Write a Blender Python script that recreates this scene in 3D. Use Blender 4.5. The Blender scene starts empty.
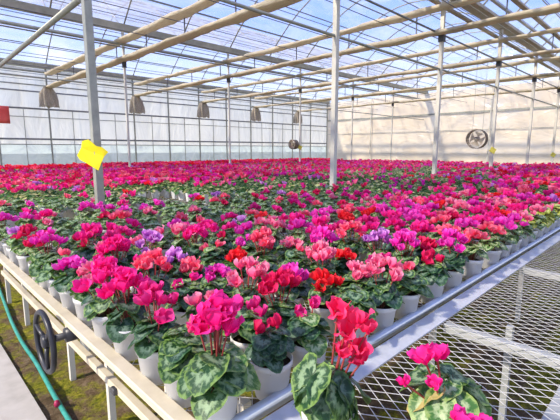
import bpy, math, random
import numpy as np
from mathutils import Vector, Matrix
random.seed(11); RNG = np.random.default_rng(5)
PI = math.pi
scene = bpy.context.scene
COL = scene.collection
CAM_H = 1.55; YAW = math.radians(45.4); PITCH = math.atan(61/400); FPX = 400.0

def ray(px, py):
    r = (px-280)/FPX; u = (210-py)/FPX
    f = math.cos(PITCH)+u*math.sin(PITCH); z = -math.sin(PITCH)+u*math.cos(PITCH)
    return (f*math.cos(YAW)+r*math.sin(YAW), f*math.sin(YAW)-r*math.cos(YAW), z)
def onz(px, py, z):
    a, b, c = ray(px, py); t = (z-CAM_H)/c; return a*t, b*t
def proj(X, Y, Z):
    f = X*math.cos(YAW)+Y*math.sin(YAW); r = X*math.sin(YAW)-Y*math.cos(YAW); z = Z-CAM_H
    d = f*math.cos(PITCH)-z*math.sin(PITCH); u = f*math.sin(PITCH)+z*math.cos(PITCH)
    if d < .05: return None
    return 280+FPX*r/d, 210-FPX*u/d

# ------------------------------------------------------------ materials
def newmat(name):
    m = bpy.data.materials.new(name); m.use_nodes = True
    nt = m.node_tree; nt.nodes.clear()
    out = nt.nodes.new('ShaderNodeOutputMaterial')
    return m, nt, out
def N(nt, t, **kw):
    n = nt.nodes.new(t)
    for k, v in kw.items(): setattr(n, k, v)
    return n
def rgb(c): return (c[0], c[1], c[2], 1)
def principled(nt, col=(.5,.5,.5), rough=.5, metal=0, spec=.5):
    b = N(nt, 'ShaderNodeBsdfPrincipled')
    b.inputs['Base Color'].default_value = rgb(col); b.inputs['Roughness'].default_value = rough
    b.inputs['Metallic'].default_value = metal
    b.inputs['Specular IOR Level'].default_value = spec
    return b
def noise_ramp(nt, stops, scale=5, detail=4, coord='Object', rough=.6, dist=0, vec=None):
    tc = N(nt, 'ShaderNodeTexCoord'); nz = N(nt, 'ShaderNodeTexNoise')
    nz.inputs['Scale'].default_value = scale; nz.inputs['Detail'].default_value = detail
    nz.inputs['Roughness'].default_value = rough; nz.inputs['Distortion'].default_value = dist
    nt.links.new(vec if vec else tc.outputs[coord], nz.inputs['Vector'])
    r = N(nt, 'ShaderNodeValToRGB'); els = r.color_ramp.elements
    els[0].position = stops[0][0]; els[0].color = rgb(stops[0][1])
    els[1].position = stops[-1][0]; els[1].color = rgb(stops[-1][1])
    for p, c in stops[1:-1]:
        e = els.new(p); e.color = rgb(c)
    nt.links.new(nz.outputs['Fac'], r.inputs['Fac'])
    return r, nz
def bump(nt, src, strength=.3, dist=.01):
    b = N(nt, 'ShaderNodeBump'); b.inputs['Strength'].default_value = strength; b.inputs['Distance'].default_value = dist
    nt.links.new(src, b.inputs['Height']); return b
def noisy(name, stops, scale=5, rough=.6, metal=0, bmp=0, bdist=.01, detail=4, spec=.4, coord='Object'):
    m, nt, out = newmat(name)
    r, nz = noise_ramp(nt, stops, scale, detail, coord)
    b = principled(nt, rough=rough, metal=metal, spec=spec)
    nt.links.new(r.outputs['Color'], b.inputs['Base Color'])
    if bmp:
        bb = bump(nt, nz.outputs['Fac'], bmp, bdist); nt.links.new(bb.outputs['Normal'], b.inputs['Normal'])
    nt.links.new(b.outputs['BSDF'], out.inputs['Surface'])
    return m
M = {}
M['galv'] = noisy('galvanised_steel', [(.3,(.29,.30,.26)),(.7,(.42,.42,.35))], 9, .45, .35)
M['galv_dark'] = noisy('dull_steel', [(.3,(.20,.21,.21)),(.7,(.33,.33,.32))], 9, .55, .3)
M['cream_paint'] = noisy('cream_painted_post', [(.3,(.58,.56,.47)),(.7,(.70,.67,.57))], 6, .5, 0)
M['rail_beige'] = noisy('bench_end_rail', [(.3,(.55,.48,.34)),(.7,(.66,.59,.44))], 12, .45, .05)
M['tube'] = noisy('bench_tube', [(.3,(.46,.52,.60)),(.7,(.58,.63,.70))], 12, .35, .35)
M['alu'] = noisy('aluminium_edge', [(.25,(.46,.49,.52)),(.7,(.62,.64,.66))], 14, .4, .15)
M['bar'] = noisy('bench_cross_bar', [(.3,(.30,.32,.31)),(.7,(.42,.43,.41))], 14, .5, .15)
M['mesh'] = noisy('expanded_metal', [(.3,(.56,.56,.52)),(.7,(.72,.71,.66))], 20, .45, .15)
M['gutter'] = noisy('gutter_steel', [(.3,(.36,.36,.29)),(.7,(.52,.51,.42))], 4, .5, .2)
M['slat'] = noisy('folded_roof_screen', [(.3,(.46,.42,.33)),(.7,(.66,.60,.48))], 4, .8)
M['wire'] = noisy('wire', [(.3,(.10,.10,.11)),(.7,(.2,.2,.2))], 4, .5, .4)
M['black'] = noisy('black_plastic', [(.3,(.015,.016,.02)),(.7,(.04,.042,.05))], 12, .38)
M['dark_iron'] = noisy('dark_iron', [(.3,(.05,.05,.055)),(.7,(.12,.12,.12))], 12, .5, .4)
M['yellow'] = noisy('yellow_card', [(.3,(.86,.68,.005)),(.7,(.95,.80,.01))], 8, .45)
M['yellow2'] = noisy('dusty_yellow_card', [(.3,(.72,.62,.06)),(.7,(.9,.78,.15))], 20, .6)
M['redcloth'] = noisy('red_sheet', [(.3,(.85,.08,.07)),(.7,(.95,.16,.13))], 3, .7)
M['soil'] = noisy('potting_soil', [(.3,(.018,.012,.008)),(.6,(.06,.04,.025)),(.8,(.16,.10,.05))], 120, .95, 0, 1, .004)
M['hose'] = noisy('green_hose', [(.3,(.02,.22,.17)),(.7,(.06,.36,.28))], 20, .35)
M['magenta_plastic'] = noisy('dark_pink_clip', [(.3,(.30,.01,.06)),(.7,(.45,.03,.10))], 20, .4)
M['fan_rim'] = noisy('fan_housing', [(.3,(.12,.09,.06)),(.7,(.26,.2,.13))], 6, .6)
M['fan_blade'] = noisy('fan_blade', [(.3,(.62,.52,.38)),(.7,(.80,.70,.54))], 6, .6)

def fabric(name, a, b, scale=6):
    m, nt, out = newmat(name)
    tc = N(nt, 'ShaderNodeTexCoord'); mp = N(nt, 'ShaderNodeMapping'); mp.inputs['Scale'].default_value = (14, .8, 14)
    nt.links.new(tc.outputs['Object'], mp.inputs['Vector'])
    r, nz = noise_ramp(nt, [(.3, a), (.7, b)], scale, 5, vec=mp.outputs['Vector'])
    d = principled(nt, rough=.85, spec=.1); nt.links.new(r.outputs['Color'], d.inputs['Base Color'])
    bb = bump(nt, nz.outputs['Fac'], .8, .02); nt.links.new(bb.outputs['Normal'], d.inputs['Normal'])
    t = N(nt, 'ShaderNodeBsdfTranslucent'); nt.links.new(r.outputs['Color'], t.inputs['Color'])
    mx = N(nt, 'ShaderNodeMixShader'); mx.inputs[0].default_value = .3
    nt.links.new(d.outputs['BSDF'], mx.inputs[1]); nt.links.new(t.outputs['BSDF'], mx.inputs[2])
    nt.links.new(mx.outputs[0], out.inputs['Surface']); return m
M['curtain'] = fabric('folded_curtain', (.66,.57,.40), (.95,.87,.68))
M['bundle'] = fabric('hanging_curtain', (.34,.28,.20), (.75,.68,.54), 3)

def pot_mat():
    m, nt, out = newmat('white_pot')
    r, nz = noise_ramp(nt, [(.3,(.86,.87,.87)),(.75,(.93,.93,.92))], 16, 4)
    d = principled(nt, rough=.42, spec=.4); nt.links.new(r.outputs['Color'], d.inputs['Base Color'])
    t = N(nt, 'ShaderNodeBsdfTranslucent'); t.inputs['Color'].default_value = (.9,.88,.82,1)
    mx = N(nt, 'ShaderNodeMixShader'); mx.inputs[0].default_value = .35
    nt.links.new(d.outputs['BSDF'], mx.inputs[1]); nt.links.new(t.outputs['BSDF'], mx.inputs[2])
    nt.links.new(mx.outputs[0], out.inputs['Surface']); return m
M['pot'] = pot_mat()

def film(name, transp, tint=(.9,.92,.95), wrinkle=.4, scale=(1.2,1.2,1.2), transp_col=(1,1,1), gloss=.06, dif=.35):
    m, nt, out = newmat(name)
    tc = N(nt, 'ShaderNodeTexCoord'); mp = N(nt, 'ShaderNodeMapping'); mp.inputs['Scale'].default_value = scale
    nt.links.new(tc.outputs['Object'], mp.inputs['Vector'])
    nz = N(nt, 'ShaderNodeTexNoise'); nz.inputs['Scale'].default_value = 1.0; nz.inputs['Detail'].default_value = 5
    nz.inputs['Distortion'].default_value = 1.2
    nt.links.new(mp.outputs['Vector'], nz.inputs['Vector'])
    tr = N(nt, 'ShaderNodeBsdfTransparent'); tr.inputs['Color'].default_value = rgb(transp_col)
    tl = N(nt, 'ShaderNodeBsdfTranslucent'); tl.inputs['Color'].default_value = rgb(tint)
    df = N(nt, 'ShaderNodeBsdfDiffuse'); df.inputs['Color'].default_value = rgb(tint)
    gl = N(nt, 'ShaderNodeBsdfGlossy'); gl.inputs['Roughness'].default_value = .18
    bb = bump(nt, nz.outputs['Fac'], wrinkle, .3)
    for s in (tl, df, gl): nt.links.new(bb.outputs['Normal'], s.inputs['Normal'])
    m1 = N(nt, 'ShaderNodeMixShader'); m1.inputs[0].default_value = dif
    nt.links.new(tl.outputs[0], m1.inputs[1]); nt.links.new(df.outputs[0], m1.inputs[2])
    m2 = N(nt, 'ShaderNodeMixShader')
    mr = N(nt, 'ShaderNodeMapRange'); mr.inputs['From Min'].default_value = .35; mr.inputs['From Max'].default_value = .68
    mr.inputs['To Min'].default_value = min(1, transp+.13); mr.inputs['To Max'].default_value = max(0, transp-.16)
    nt.links.new(nz.outputs['Fac'], mr.inputs['Value']); nt.links.new(mr.outputs['Result'], m2.inputs[0])
    nt.links.new(m1.outputs[0], m2.inputs[1]); nt.links.new(tr.outputs[0], m2.inputs[2])
    m3 = N(nt, 'ShaderNodeMixShader'); m3.inputs[0].default_value = gloss
    nt.links.new(m2.outputs[0], m3.inputs[1]); nt.links.new(gl.outputs[0], m3.inputs[2])
    nt.links.new(m3.outputs[0], out.inputs['Surface']); return m
M['roof_film'] = film('roof_film', .70, scale=(.5,1.3,1.3))
M['wall_film'] = film('left_wall_film', .10, tint=(.97,.96,.83), wrinkle=.25, scale=(1.0,1,.35))
M['wall_low'] = film('lower_wall_film', .30, tint=(.72,.78,.74), transp_col=(.80,.92,.90), wrinkle=.25)
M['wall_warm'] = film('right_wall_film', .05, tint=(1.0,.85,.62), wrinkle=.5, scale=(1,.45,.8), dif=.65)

def ground_mat():
    m, nt, out = newmat('soil_and_moss')
    r, nz = noise_ramp(nt, [(.25,(.06,.04,.022)),(.5,(.17,.115,.065)),(.75,(.36,.27,.17))], 14, 8, rough=.75)
    r2, nz2 = noise_ramp(nt, [(.3,(.05,.08,.008)),(.7,(.42,.38,.04))], 30, 6)
    r3, nz3 = noise_ramp(nt, [(.46,(0,0,0)),(.56,(1,1,1))], 3.0, 6, rough=.75)
    mx = N(nt, 'ShaderNodeMix', data_type='RGBA')
    nt.links.new(r3.outputs['Color'], mx.inputs[0]); nt.links.new(r.outputs['Color'], mx.inputs[6]); nt.links.new(r2.outputs['Color'], mx.inputs[7])
    b = principled(nt, rough=.95, spec=.1); nt.links.new(mx.outputs[2], b.inputs['Base Color'])
    bb = bump(nt, nz.outputs['Fac'], 1, .05); nt.links.new(bb.outputs['Normal'], b.inputs['Normal'])
    nt.links.new(b.outputs[0], out.inputs['Surface']); return m
M['ground'] = ground_mat()
M['concrete'] = noisy('concrete_path', [(.25,(.36,.33,.29)),(.5,(.46,.43,.38)),(.8,(.55,.52,.47))], 6, .9, 0, .25, .006, 9)

def leaf_mat(name, dark, silver, edge, amount=1.0):
    m, nt, out = newmat(name)
    uv = N(nt, 'ShaderNodeUVMap'); uv.uv_map = 'UVMap'
    sub = N(nt, 'ShaderNodeVectorMath', operation='SUBTRACT'); sub.inputs[1].default_value = (.5,.5,0)
    nt.links.new(uv.outputs[0], sub.inputs[0])
    ln = N(nt, 'ShaderNodeVectorMath', operation='LENGTH'); nt.links.new(sub.outputs[0], ln.inputs[0])
    sep = N(nt, 'ShaderNodeSeparateXYZ'); nt.links.new(sub.outputs[0], sep.inputs[0])
    at = N(nt, 'ShaderNodeMath', operation='ARCTAN2'); nt.links.new(sep.outputs['Y'], at.inputs[0]); nt.links.new(sep.outputs['X'], at.inputs[1])
    ml = N(nt, 'ShaderNodeMath', operation='MULTIPLY'); ml.inputs[1].default_value = 9.0; nt.links.new(at.outputs[0], ml.inputs[0])
    cs = N(nt, 'ShaderNodeMath', operation='COSINE'); nt.links.new(ml.outputs[0], cs.inputs[0])
    tc = N(nt, 'ShaderNodeTexCoord'); nz = N(nt, 'ShaderNodeTexNoise'); nz.inputs['Scale'].default_value = 85; nz.inputs['Detail'].default_value = 6; nz.inputs['Roughness'].default_value = .7
    nt.links.new(tc.outputs['Object'], nz.inputs['Vector'])
    # radius + wobble from veins and noise
    a1 = N(nt, 'ShaderNodeMath', operation='MULTIPLY_ADD'); a1.inputs[1].default_value = .028
    nt.links.new(cs.outputs[0], a1.inputs[0]); nt.links.new(ln.outputs['Value'], a1.inputs[2])
    a2 = N(nt, 'ShaderNodeMath', operation='MULTIPLY_ADD'); a2.inputs[1].default_value = .42
    nt.links.new(nz.outputs['Fac'], a2.inputs[0]); nt.links.new(a1.outputs[0], a2.inputs[2])
    r = N(nt, 'ShaderNodeValToRGB'); e = r.color_ramp.elements
    e[0].position = .22; e[0].color = rgb(dark); e[1].position = .68; e[1].color = rgb(edge)
    for p, c in ((.36, dark), (.43, tuple(d+(s-d)*amount for d, s in zip(dark, silver))), (.50, tuple(d+(s-d)*amount*.8 for d, s in zip(dark, silver))), (.57, dark), (.63, dark)):
        x = e.new(p); x.color = rgb(c)
    nt.links.new(a2.outputs[0], r.inputs['Fac'])
    # pale veins
    pw = N(nt, 'ShaderNodeMath', operation='GREATER_THAN'); pw.inputs[1].default_value = .94; nt.links.new(cs.outputs[0], pw.inputs[0])
    vm = N(nt, 'ShaderNodeMath', operation='MULTIPLY'); vm.inputs[1].default_value = .45; nt.links.new(pw.outputs[0], vm.inputs[0])
    mx = N(nt, 'ShaderNodeMix', data_type='RGBA'); nt.links.new(vm.outputs[0], mx.inputs[0])
    nt.links.new(r.outputs['Color'], mx.inputs[6]); mx.inputs[7].default_value = rgb(tuple((x+y)/2 for x, y in zip(silver, edge)))
    b = principled(nt, rough=.42, spec=.45); nt.links.new(mx.outputs[2], b.inputs['Base Color'])
    bb = bump(nt, nz.outputs['Fac'], .5, .004); nt.links.new(bb.outputs['Normal'], b.inputs['Normal'])
    t = N(nt, 'ShaderNodeBsdfTranslucent'); t.inputs['Color'].default_value = (.16,.34,.04,1)
    ms = N(nt, 'ShaderNodeMixShader'); ms.inputs[0].default_value = .16
    nt.links.new(b.outputs[0], ms.inputs[1]); nt.links.new(t.outputs[0], ms.inputs[2])
    nt.links.new(ms.outputs[0], out.inputs['Surface']); return m
M['leafA'] = leaf_mat('marbled_leaf', (.016,.062,.022), (.25,.37,.20), (.16,.27,.06))
M['leafB'] = leaf_mat('dark_marbled_leaf', (.010,.045,.025), (.20,.31,.22), (.05,.13,.045), .65)
M['leafC'] = leaf_mat('fresh_green_leaf', (.05,.15,.03), (.42,.53,.28), (.26,.37,.10))
M['leafM'] = leaf_mat('pale_marbled_leaf', (.05,.13,.04), (.46,.54,.30), (.26,.36,.12))
M['leafY'] = leaf_mat('yellow_green_leaf', (.42,.48,.06), (.85,.82,.30), (.72,.70,.12))
M['leaf_old'] = leaf_mat('yellowing_leaf', (.50,.42,.14), (.62,.56,.28), (.60,.44,.16), .6)
M['petiole'] = noisy('petiole', [(.3,(.16,.10,.04)),(.7,(.30,.14,.07))], 30, .5)
M['stem'] = noisy('flower_stem', [(.3,(.17,.015,.02)),(.7,(.36,.06,.05))], 30, .45)

FLOW = {  # kind: base, light rim
 'hot pink': ((.90,.006,.23),(1.0,.05,.40)),
 'magenta': ((.82,.008,.40),(1.0,.12,.64)),
 'crimson': ((.66,.003,.07),(.86,.03,.17)),
 'bright red': ((.88,.006,.02),(.95,.05,.07)),
 'coral pink': ((.97,.06,.16),(1.0,.25,.36)),
 'rose pink': ((.94,.10,.27),(1.0,.38,.52)),
 'lilac': ((.62,.13,.60),(.86,.45,.86)),
 'deep rose': ((.74,.008,.18),(.95,.07,.36)),
  'coral red': ((.95,.018,.13),(1.0,.09,.25)),
 'pale yellow': ((.80,.78,.18),(.95,.93,.55)),
}
def petal_mat(name, a, b):
    m, nt, out = newmat(name+'_petal')
    uv = N(nt, 'ShaderNodeUVMap'); uv.uv_map = 'UVMap'
    sep = N(nt, 'ShaderNodeSeparateXYZ'); nt.links.new(uv.outputs[0], sep.inputs[0])
    tc = N(nt, 'ShaderNodeTexCoord'); nz = N(nt, 'ShaderNodeTexNoise'); nz.inputs['Scale'].default_value = 60
    nt.links.new(tc.outputs['Object'], nz.inputs['Vector'])
    ad = N(nt, 'ShaderNodeMath', operation='MULTIPLY_ADD'); ad.inputs[1].default_value = .5
    nt.links.new(nz.outputs['Fac'], ad.inputs[0]); nt.links.new(sep.outputs['X'], ad.inputs[2])
    mr = N(nt, 'ShaderNodeMapRange'); mr.inputs['From Min'].default_value = .5; mr.inputs['From Max'].default_value = 1.25
    nt.links.new(ad.outputs[0], mr.inputs['Value'])
    mx = N(nt, 'ShaderNodeMix', data_type='RGBA'); nt.links.new(mr.outputs[0], mx.inputs[0])
    mx.inputs[6].default_value = rgb(a); mx.inputs[7].default_value = rgb(b)
    d = principled(nt, rough=.6, spec=.25); nt.links.new(mx.outputs[2], d.inputs['Base Color'])
    t = N(nt, 'ShaderNodeBsdfTranslucent'); nt.links.new(mx.outputs[2], t.inputs['Color'])
    ms = N(nt, 'ShaderNodeMixShader'); ms.inputs[0].default_value = .38
    nt.links.new(d.outputs[0], ms.inputs[1]); nt.links.new(t.outputs[0], ms.inputs[2])
    nt.links.new(ms.outputs[0], out.inputs['Surface']); return m
PM = {k: petal_mat(k.replace(' ', '_'), *v) for k, v in FLOW.items()}

def stuff_mat():
    m, nt, out = newmat('distant_plants')
    at = N(nt, 'ShaderNodeAttribute'); at.attribute_name = 'Col'
    d = principled(nt, rough=.6, spec=.2); nt.links.new(at.outputs['Color'], d.inputs['Base Color'])
    t = N(nt, 'ShaderNodeBsdfTranslucent'); nt.links.new(at.outputs['Color'], t.inputs['Color'])
    ms = N(nt, 'ShaderNodeMixShader'); ms.inputs[0].default_value = .3
    nt.links.new(d.outputs[0], ms.inputs[1]); nt.links.new(t.outputs[0], ms.inputs[2])
    nt.links.new(ms.outputs[0], out.inputs['Surface']); return m
M['stuff'] = stuff_mat()

# ------------------------------------------------------------ mesh builder
class MB:
    def __init__(s): s.v = []; s.f = []; s.m = []; s.uv = []; s.hasuv = False
    def add(s, verts, faces, mi=0, uvs=None):
        o = len(s.v); s.v += [tuple(p) for p in verts]
        for f in faces: s.f.append(tuple(i+o for i in f)); s.m.append(mi)
        if uvs is not None: s.hasuv = True; s.uv += [tuple(u) for u in uvs]
        else: s.uv += [(0, 0)]*len(verts)
        return s
    def box(s, x0, x1, y0, y1, z0, z1, mi=0, bev=0):
        if bev:
            b = bev; P = []; 
            # chamfered along z-edges in the cross-section is enough for rails and posts
            return s.prism_box(x0, x1, y0, y1, z0, z1, b, mi)
        v = [(x0,y0,z0),(x1,y0,z0),(x1,y1,z0),(x0,y1,z0),(x0,y0,z1),(x1,y0,z1),(x1,y1,z1),(x0,y1,z1)]
        return s.add(v, [(0,3,2,1),(4,5,6,7),(0,1,5,4),(1,2,6,5),(2,3,7,6),(3,0,4,7)], mi)
    def prism_box(s, x0, x1, y0, y1, z0, z1, b, mi=0):
        """box with chamfered edges all round"""
        v = []; f = []
        for z, i in ((z0, b), (z0+b, 0), (z1-b, 0), (z1, b)):
            c = [(x0+i+b*(i == 0), y0+i), (x1-i-b*(i == 0), y0+i), (x1-i, y0+i+b*(i == 0)), (x1-i, y1-i-b*(i == 0)),
                 (x1-i-b*(i == 0), y1-i), (x0+i+b*(i == 0), y1-i), (x0+i, y1-i-b*(i == 0)), (x0+i, y0+i+b*(i == 0))]
            v += [(x, y, z) for x, y in c]
        for k in range(3):
            for j in range(8): f.append((k*8+j, k*8+(j+1) % 8, k*8+8+(j+1) % 8, k*8+8+j))
        f.append(tuple(range(7, -1, -1))); f.append(tuple(range(24, 32)))
        return s.add(v, f, mi)
    def tube(s, pts, r, n=8, mi=0, caps=True):
        pts = [Vector(p) for p in pts]; V = []; F = []
        rs = r if isinstance(r, (list, tuple)) else [r]*len(pts)
        up0 = None
        for i, p in enumerate(pts):
            t = (pts[min(i+1, len(pts)-1)]-pts[max(i-1, 0)]).normalized()
            if up0 is None: up0 = Vector((0,0,1)) if abs(t.z) < .9 else Vector((1,0,0))
            a = t.cross(up0)
            if a.length < 1e-4: a = t.orthogonal()
            a.normalize(); b = a.cross(t).normalized(); up0 = b
            for k in range(n):
                an = 2*PI*k/n; V.append(p+(a*math.cos(an)+b*math.sin(an))*rs[i])
        for i in range(len(pts)-1):
            for k in range(n): F.append((i*n+k, i*n+(k+1) % n, (i+1)*n+(k+1) % n, (i+1)*n+k))
        if caps: F.append(tuple(range(n-1, -1, -1))); F.append(tuple((len(pts)-1)*n+k for k in range(n)))
        return s.add(V, F, mi)
    def lathe(s, prof, n=24, mi=0, c=(0,0,0)):
        V = []; F = []
        for r, z in prof:
            for k in range(n): a = 2*PI*k/n; V.append((c[0]+r*math.cos(a), c[1]+r*math.sin(a), c[2]+z))
        for i in range(len(prof)-1):
            for k in range(n): F.append((i*n+k, i*n+(k+1) % n, (i+1)*n+(k+1) % n, (i+1)*n+k))
        return s.add(V, F, mi)
    def mesh(s, name, mats, smooth=False):
        me = bpy.data.meshes.new(name); me.from_pydata(s.v, [], s.f)
        for m in mats: me.materials.append(m)
        if len(mats) > 1: me.polygons.foreach_set('material_index', s.m)
        if s.hasuv:
            ul = me.uv_layers.new(name='UVMap'); li = np.zeros(len(me.loops), np.int32); me.loops.foreach_get('vertex_index', li)
            ul.data.foreach_set('uv', np.array(s.uv, np.float32)[li].ravel())
        if smooth: me.polygons.foreach_set('use_smooth', [True]*len(me.polygons))
        me.update(); return me
    def build(s, name, mats, parent=None, smooth=False, loc=None):
        if not isinstance(mats, (list, tuple)): mats = [mats]
        return link(name, s.mesh(name, mats, smooth), parent, loc)
def link(name, data, parent=None, loc=None):
    o = bpy.data.objects.new(name, data); COL.objects.link(o)
    if parent: o.parent = parent
    if loc: o.location = loc
    return o
def tag(o, label, cat, group=None):
    o['label'] = label; o['category'] = cat
    if group: o['group'] = group
    return o
def thing(name, label, cat, loc=(0,0,0), group=None):
    return tag(link(name, None, None, loc), label, cat, group)
def struct(o): o['kind'] = 'structure'; return o
NT = [0]
def trim(mb, mat, smooth=False):
    NT[0] += 1; return struct(mb.build('trim_%d' % NT[0], mat, None, smooth))
ORD = lambda n: '%d%s' % (n, 'th' if 10 <= n % 100 <= 20 else {1:'st',2:'nd',3:'rd'}.get(n % 10, 'th'))

# ------------------------------------------------------------ setting
X_WALL, Y_WALL = 25.7, 20.7
mb = MB()
V = []; F = []; nx, ny = 150, 110
for j in range(ny+1):
    for i in range(nx+1):
        x = .50+i*.07 if i < 80 else 6.1+(i-80)*.5; y = -2.5+j*.09 if j < 80 else 4.7+(j-80)*1.0
        z = .012*math.sin(x*9+y*3)*math.sin(y*7-x*2)+.010*math.sin(x*23+1)*math.sin(y*19) if x > .56 else 0
        V.append((x, y, z*.8-.008))
for j in range(ny):
    for i in range(nx): a = j*(nx+1)+i; F.append((a, a+1, a+nx+2, a+nx+1))
mb.add(V, F); struct(mb.build('floor', M['ground'], None, True))
mb = MB(); mb.box(-120, 160, -120, 160, -.12, -.06)
M['grass'] = noisy('outside_ground', [(.3,(.08,.11,.04)),(.7,(.28,.26,.16))], .3, .95)
struct(mb.build('ground_outside', M['grass']))
mb = MB(); mb.box(-4, .515, -4, 22, -.055, .012)
struct(mb.build('path', M['concrete']))

# left (back) wall: film between girts and mullions
def wallsheet(axis, c, a0, a1, z0, z1, mat, name, wav=.012):
    mb = MB(); n = int((a1-a0)/.35)+1; m = max(2, int((z1-z0)/.35)+1); V = []; F = []
    for j in range(m+1):
        for i in range(n+1):
            a = a0+(a1-a0)*i/n; z = z0+(z1-z0)*j/m
            w = wav*math.sin(a*3.1+z)*math.sin(z*2.3+a*.7)
            V.append((a, c+w, z) if axis == 'y' else (c+w, a, z))
    for j in range(m):
        for i in range(n): q = j*(n+1)+i; F.append((q, q+1, q+n+2, q+n+1))
    mb.add(V, F); return struct(mb.build(name, mat, None, True))
wallsheet('y', Y_WALL, -4, X_WALL, 1.76, 5.15, M['wall_film'], 'wall_left')
wallsheet('y', Y_WALL, -4, X_WALL, 0, 1.76, M['wall_low'], 'wall_left_lower')
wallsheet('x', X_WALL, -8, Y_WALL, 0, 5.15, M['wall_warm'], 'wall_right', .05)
for z, t in ((4.67,.02),(4.35,.03),(4.07,.035),(3.33,.045),(2.96,.02),(2.0,.05),(1.76,.025),(.12,.04)):
    mb = MB(); mb.box(-4, X_WALL-.05, Y_WALL-.07, Y_WALL-.02, z-t, z+t*.6); trim(mb, M['galv_dark'] if t > .03 else M['galv'])
for i in range(15):
    x = -2.4+2*i
    mb = MB(); mb.box(x-.03, x+.03, Y_WALL-.13, Y_WALL-.07, 0, 5.1); trim(mb, M['galv'])
for i in range(13):                                  # thin intermediate mullions low on the wall
    x = 1.0-2.4+2*i
    mb = MB(); mb.box(x-.012, x+.012, Y_WALL-.10, Y_WALL-.07, 0, 3.3); trim(mb, M['galv'])
for z, t in ((3.76,.05),(2.7,.012),(.35,.03)):
    mb = MB(); mb.box(X_WALL-.12, X_WALL-.07, -8, Y_WALL-.2, z-t, z+t); trim(mb, M['galv'])
for y in (0.3, 8.4, 16.5):
    mb = MB(); mb.box(X_WALL-.18, X_WALL-.12, y-.03, y+.03, 0, 5.1); trim(mb, M['cream_paint'])

# roof: three arched bays running along X
BAYS = [(-11.9, -3.8), (-3.8, 4.35), (4.35, 12.5), (12.5, 20.6)]
GZ = 5.16; RISE = 2.1
def arch(y0, y1, t):
    y = y0+(y1-y0)*t; return y, GZ+.1+RISE*(1-abs(2*t-1)**2.0)
for bi, (y0, y1) in enumerate(BAYS):
    mb = MB(); V = []; F = []; nx = 60; na = 20
    for j in range(na+1):
        y, z = arch(y0+.08, y1-.08, j/na)
        for i in range(nx+1): V.append((-5+(X_WALL+5)*i/nx, y, z+.012*math.sin(i*1.7+j)))
    for j in range(na):
        for i in range(nx): a = j*(nx+1)+i; F.append((a, a+1, a+nx+2, a+nx+1))
    mb.add(V, F); struct(mb.build('ceiling', M['roof_film'], None, True))
    if bi == 0: continue
    # gable infill at the right wall
    mb = MB(); V = [(X_WALL, y0+.08, 5.15), (X_WALL, y1-.08, 5.15)]+[(X_WALL,)+arch(y0+.08, y1-.08, 1-j/na) for j in range(na+1)]
    mb.add(V, [tuple(range(len(V)))]); struct(mb.build('wall_gable', M['roof_film']))
    # hoops every 2 m
    for k in range(15):
        x = -2.4+2*k
        mb = MB(); mb.tube([(x,)+tuple(c-d for c, d in zip(arch(y0+.08, y1-.08, j/14), (0, .06))) for j in range(15)], .024, 6); trim(mb, M['galv'], True)
    # purlins along X under the film
    for t in (.1, .22, .36, .5, .64, .78, .9):
        y, z = arch(y0, y1, t); mb = MB(); mb.tube([(-5, y, z-.12), (X_WALL, y, z-.12)], .02, 6); trim(mb, M['galv_dark'] if t in (.22,.5,.78) else M['galv'], True)
for yg in (-3.8, 4.35, 12.5, 20.6):
    mb = MB()
    mb.add([(x, yg+a, b) for x in (-5, X_WALL) for a, b in ((-.17,5.26),(-.15,5.26),(-.09,5.12),(.09,5.12),(.15,5.26),(.17,5.26),(.11,5.09),(-.11,5.09))],
           [(i, (i+1) % 8, 8+(i+1) % 8, 8+i) for i in range(8)])
    trim(mb, M['gutter'])
# steel ties running along X
for y, z, r in ((4.35,3.41,.026),(4.42,4.23,.022),(12.5,4.71,.05),(12.42,4.60,.02),(12.5,3.45,.02),(20.4,4.9,.05)):
    mb = MB(); mb.tube([(-4, y, z), (X_WALL-.1, y, z)], r, 8); trim(mb, M['galv'] if y != 4.42 else M['galv_dark'], True)
# supporting wires of the curtain, two layers
for zi, z in enumerate((4.34, 4.86)):
    for k in range(15):
        y = -2.6+k*1.55+zi*.6
        if y > 20: break
        mb = MB(); mb.tube([(-4, y, z), (X_WALL-.1, y, z)], .009, 4); trim(mb, M['wire'])
# folded screens beside the near gutter (long slats along X)
for y, z, w, mt in ((4.02,4.98,.07,'slat'),(4.70,5.04,.06,'slat'),(3.62,4.98,.04,'alu'),(3.30,5.02,.06,'slat'),(2.75,5.3,.03,'galv')):
    mb = MB(); mb.box(6, X_WALL-.2, y-w, y+w, z, z+.05)
    tag(mb.build('roof_slat', M[mt]), {4.02:'brown folded roof screen just right of the near gutter',4.70:'brown folded roof screen just left of the near gutter',3.62:'thin silver roof strip between two brown folded screens',3.30:'brown folded roof screen farthest right of the near gutter',2.75:'grey steel roof strip high at the upper right corner'}[y], 'roof screen')

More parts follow.
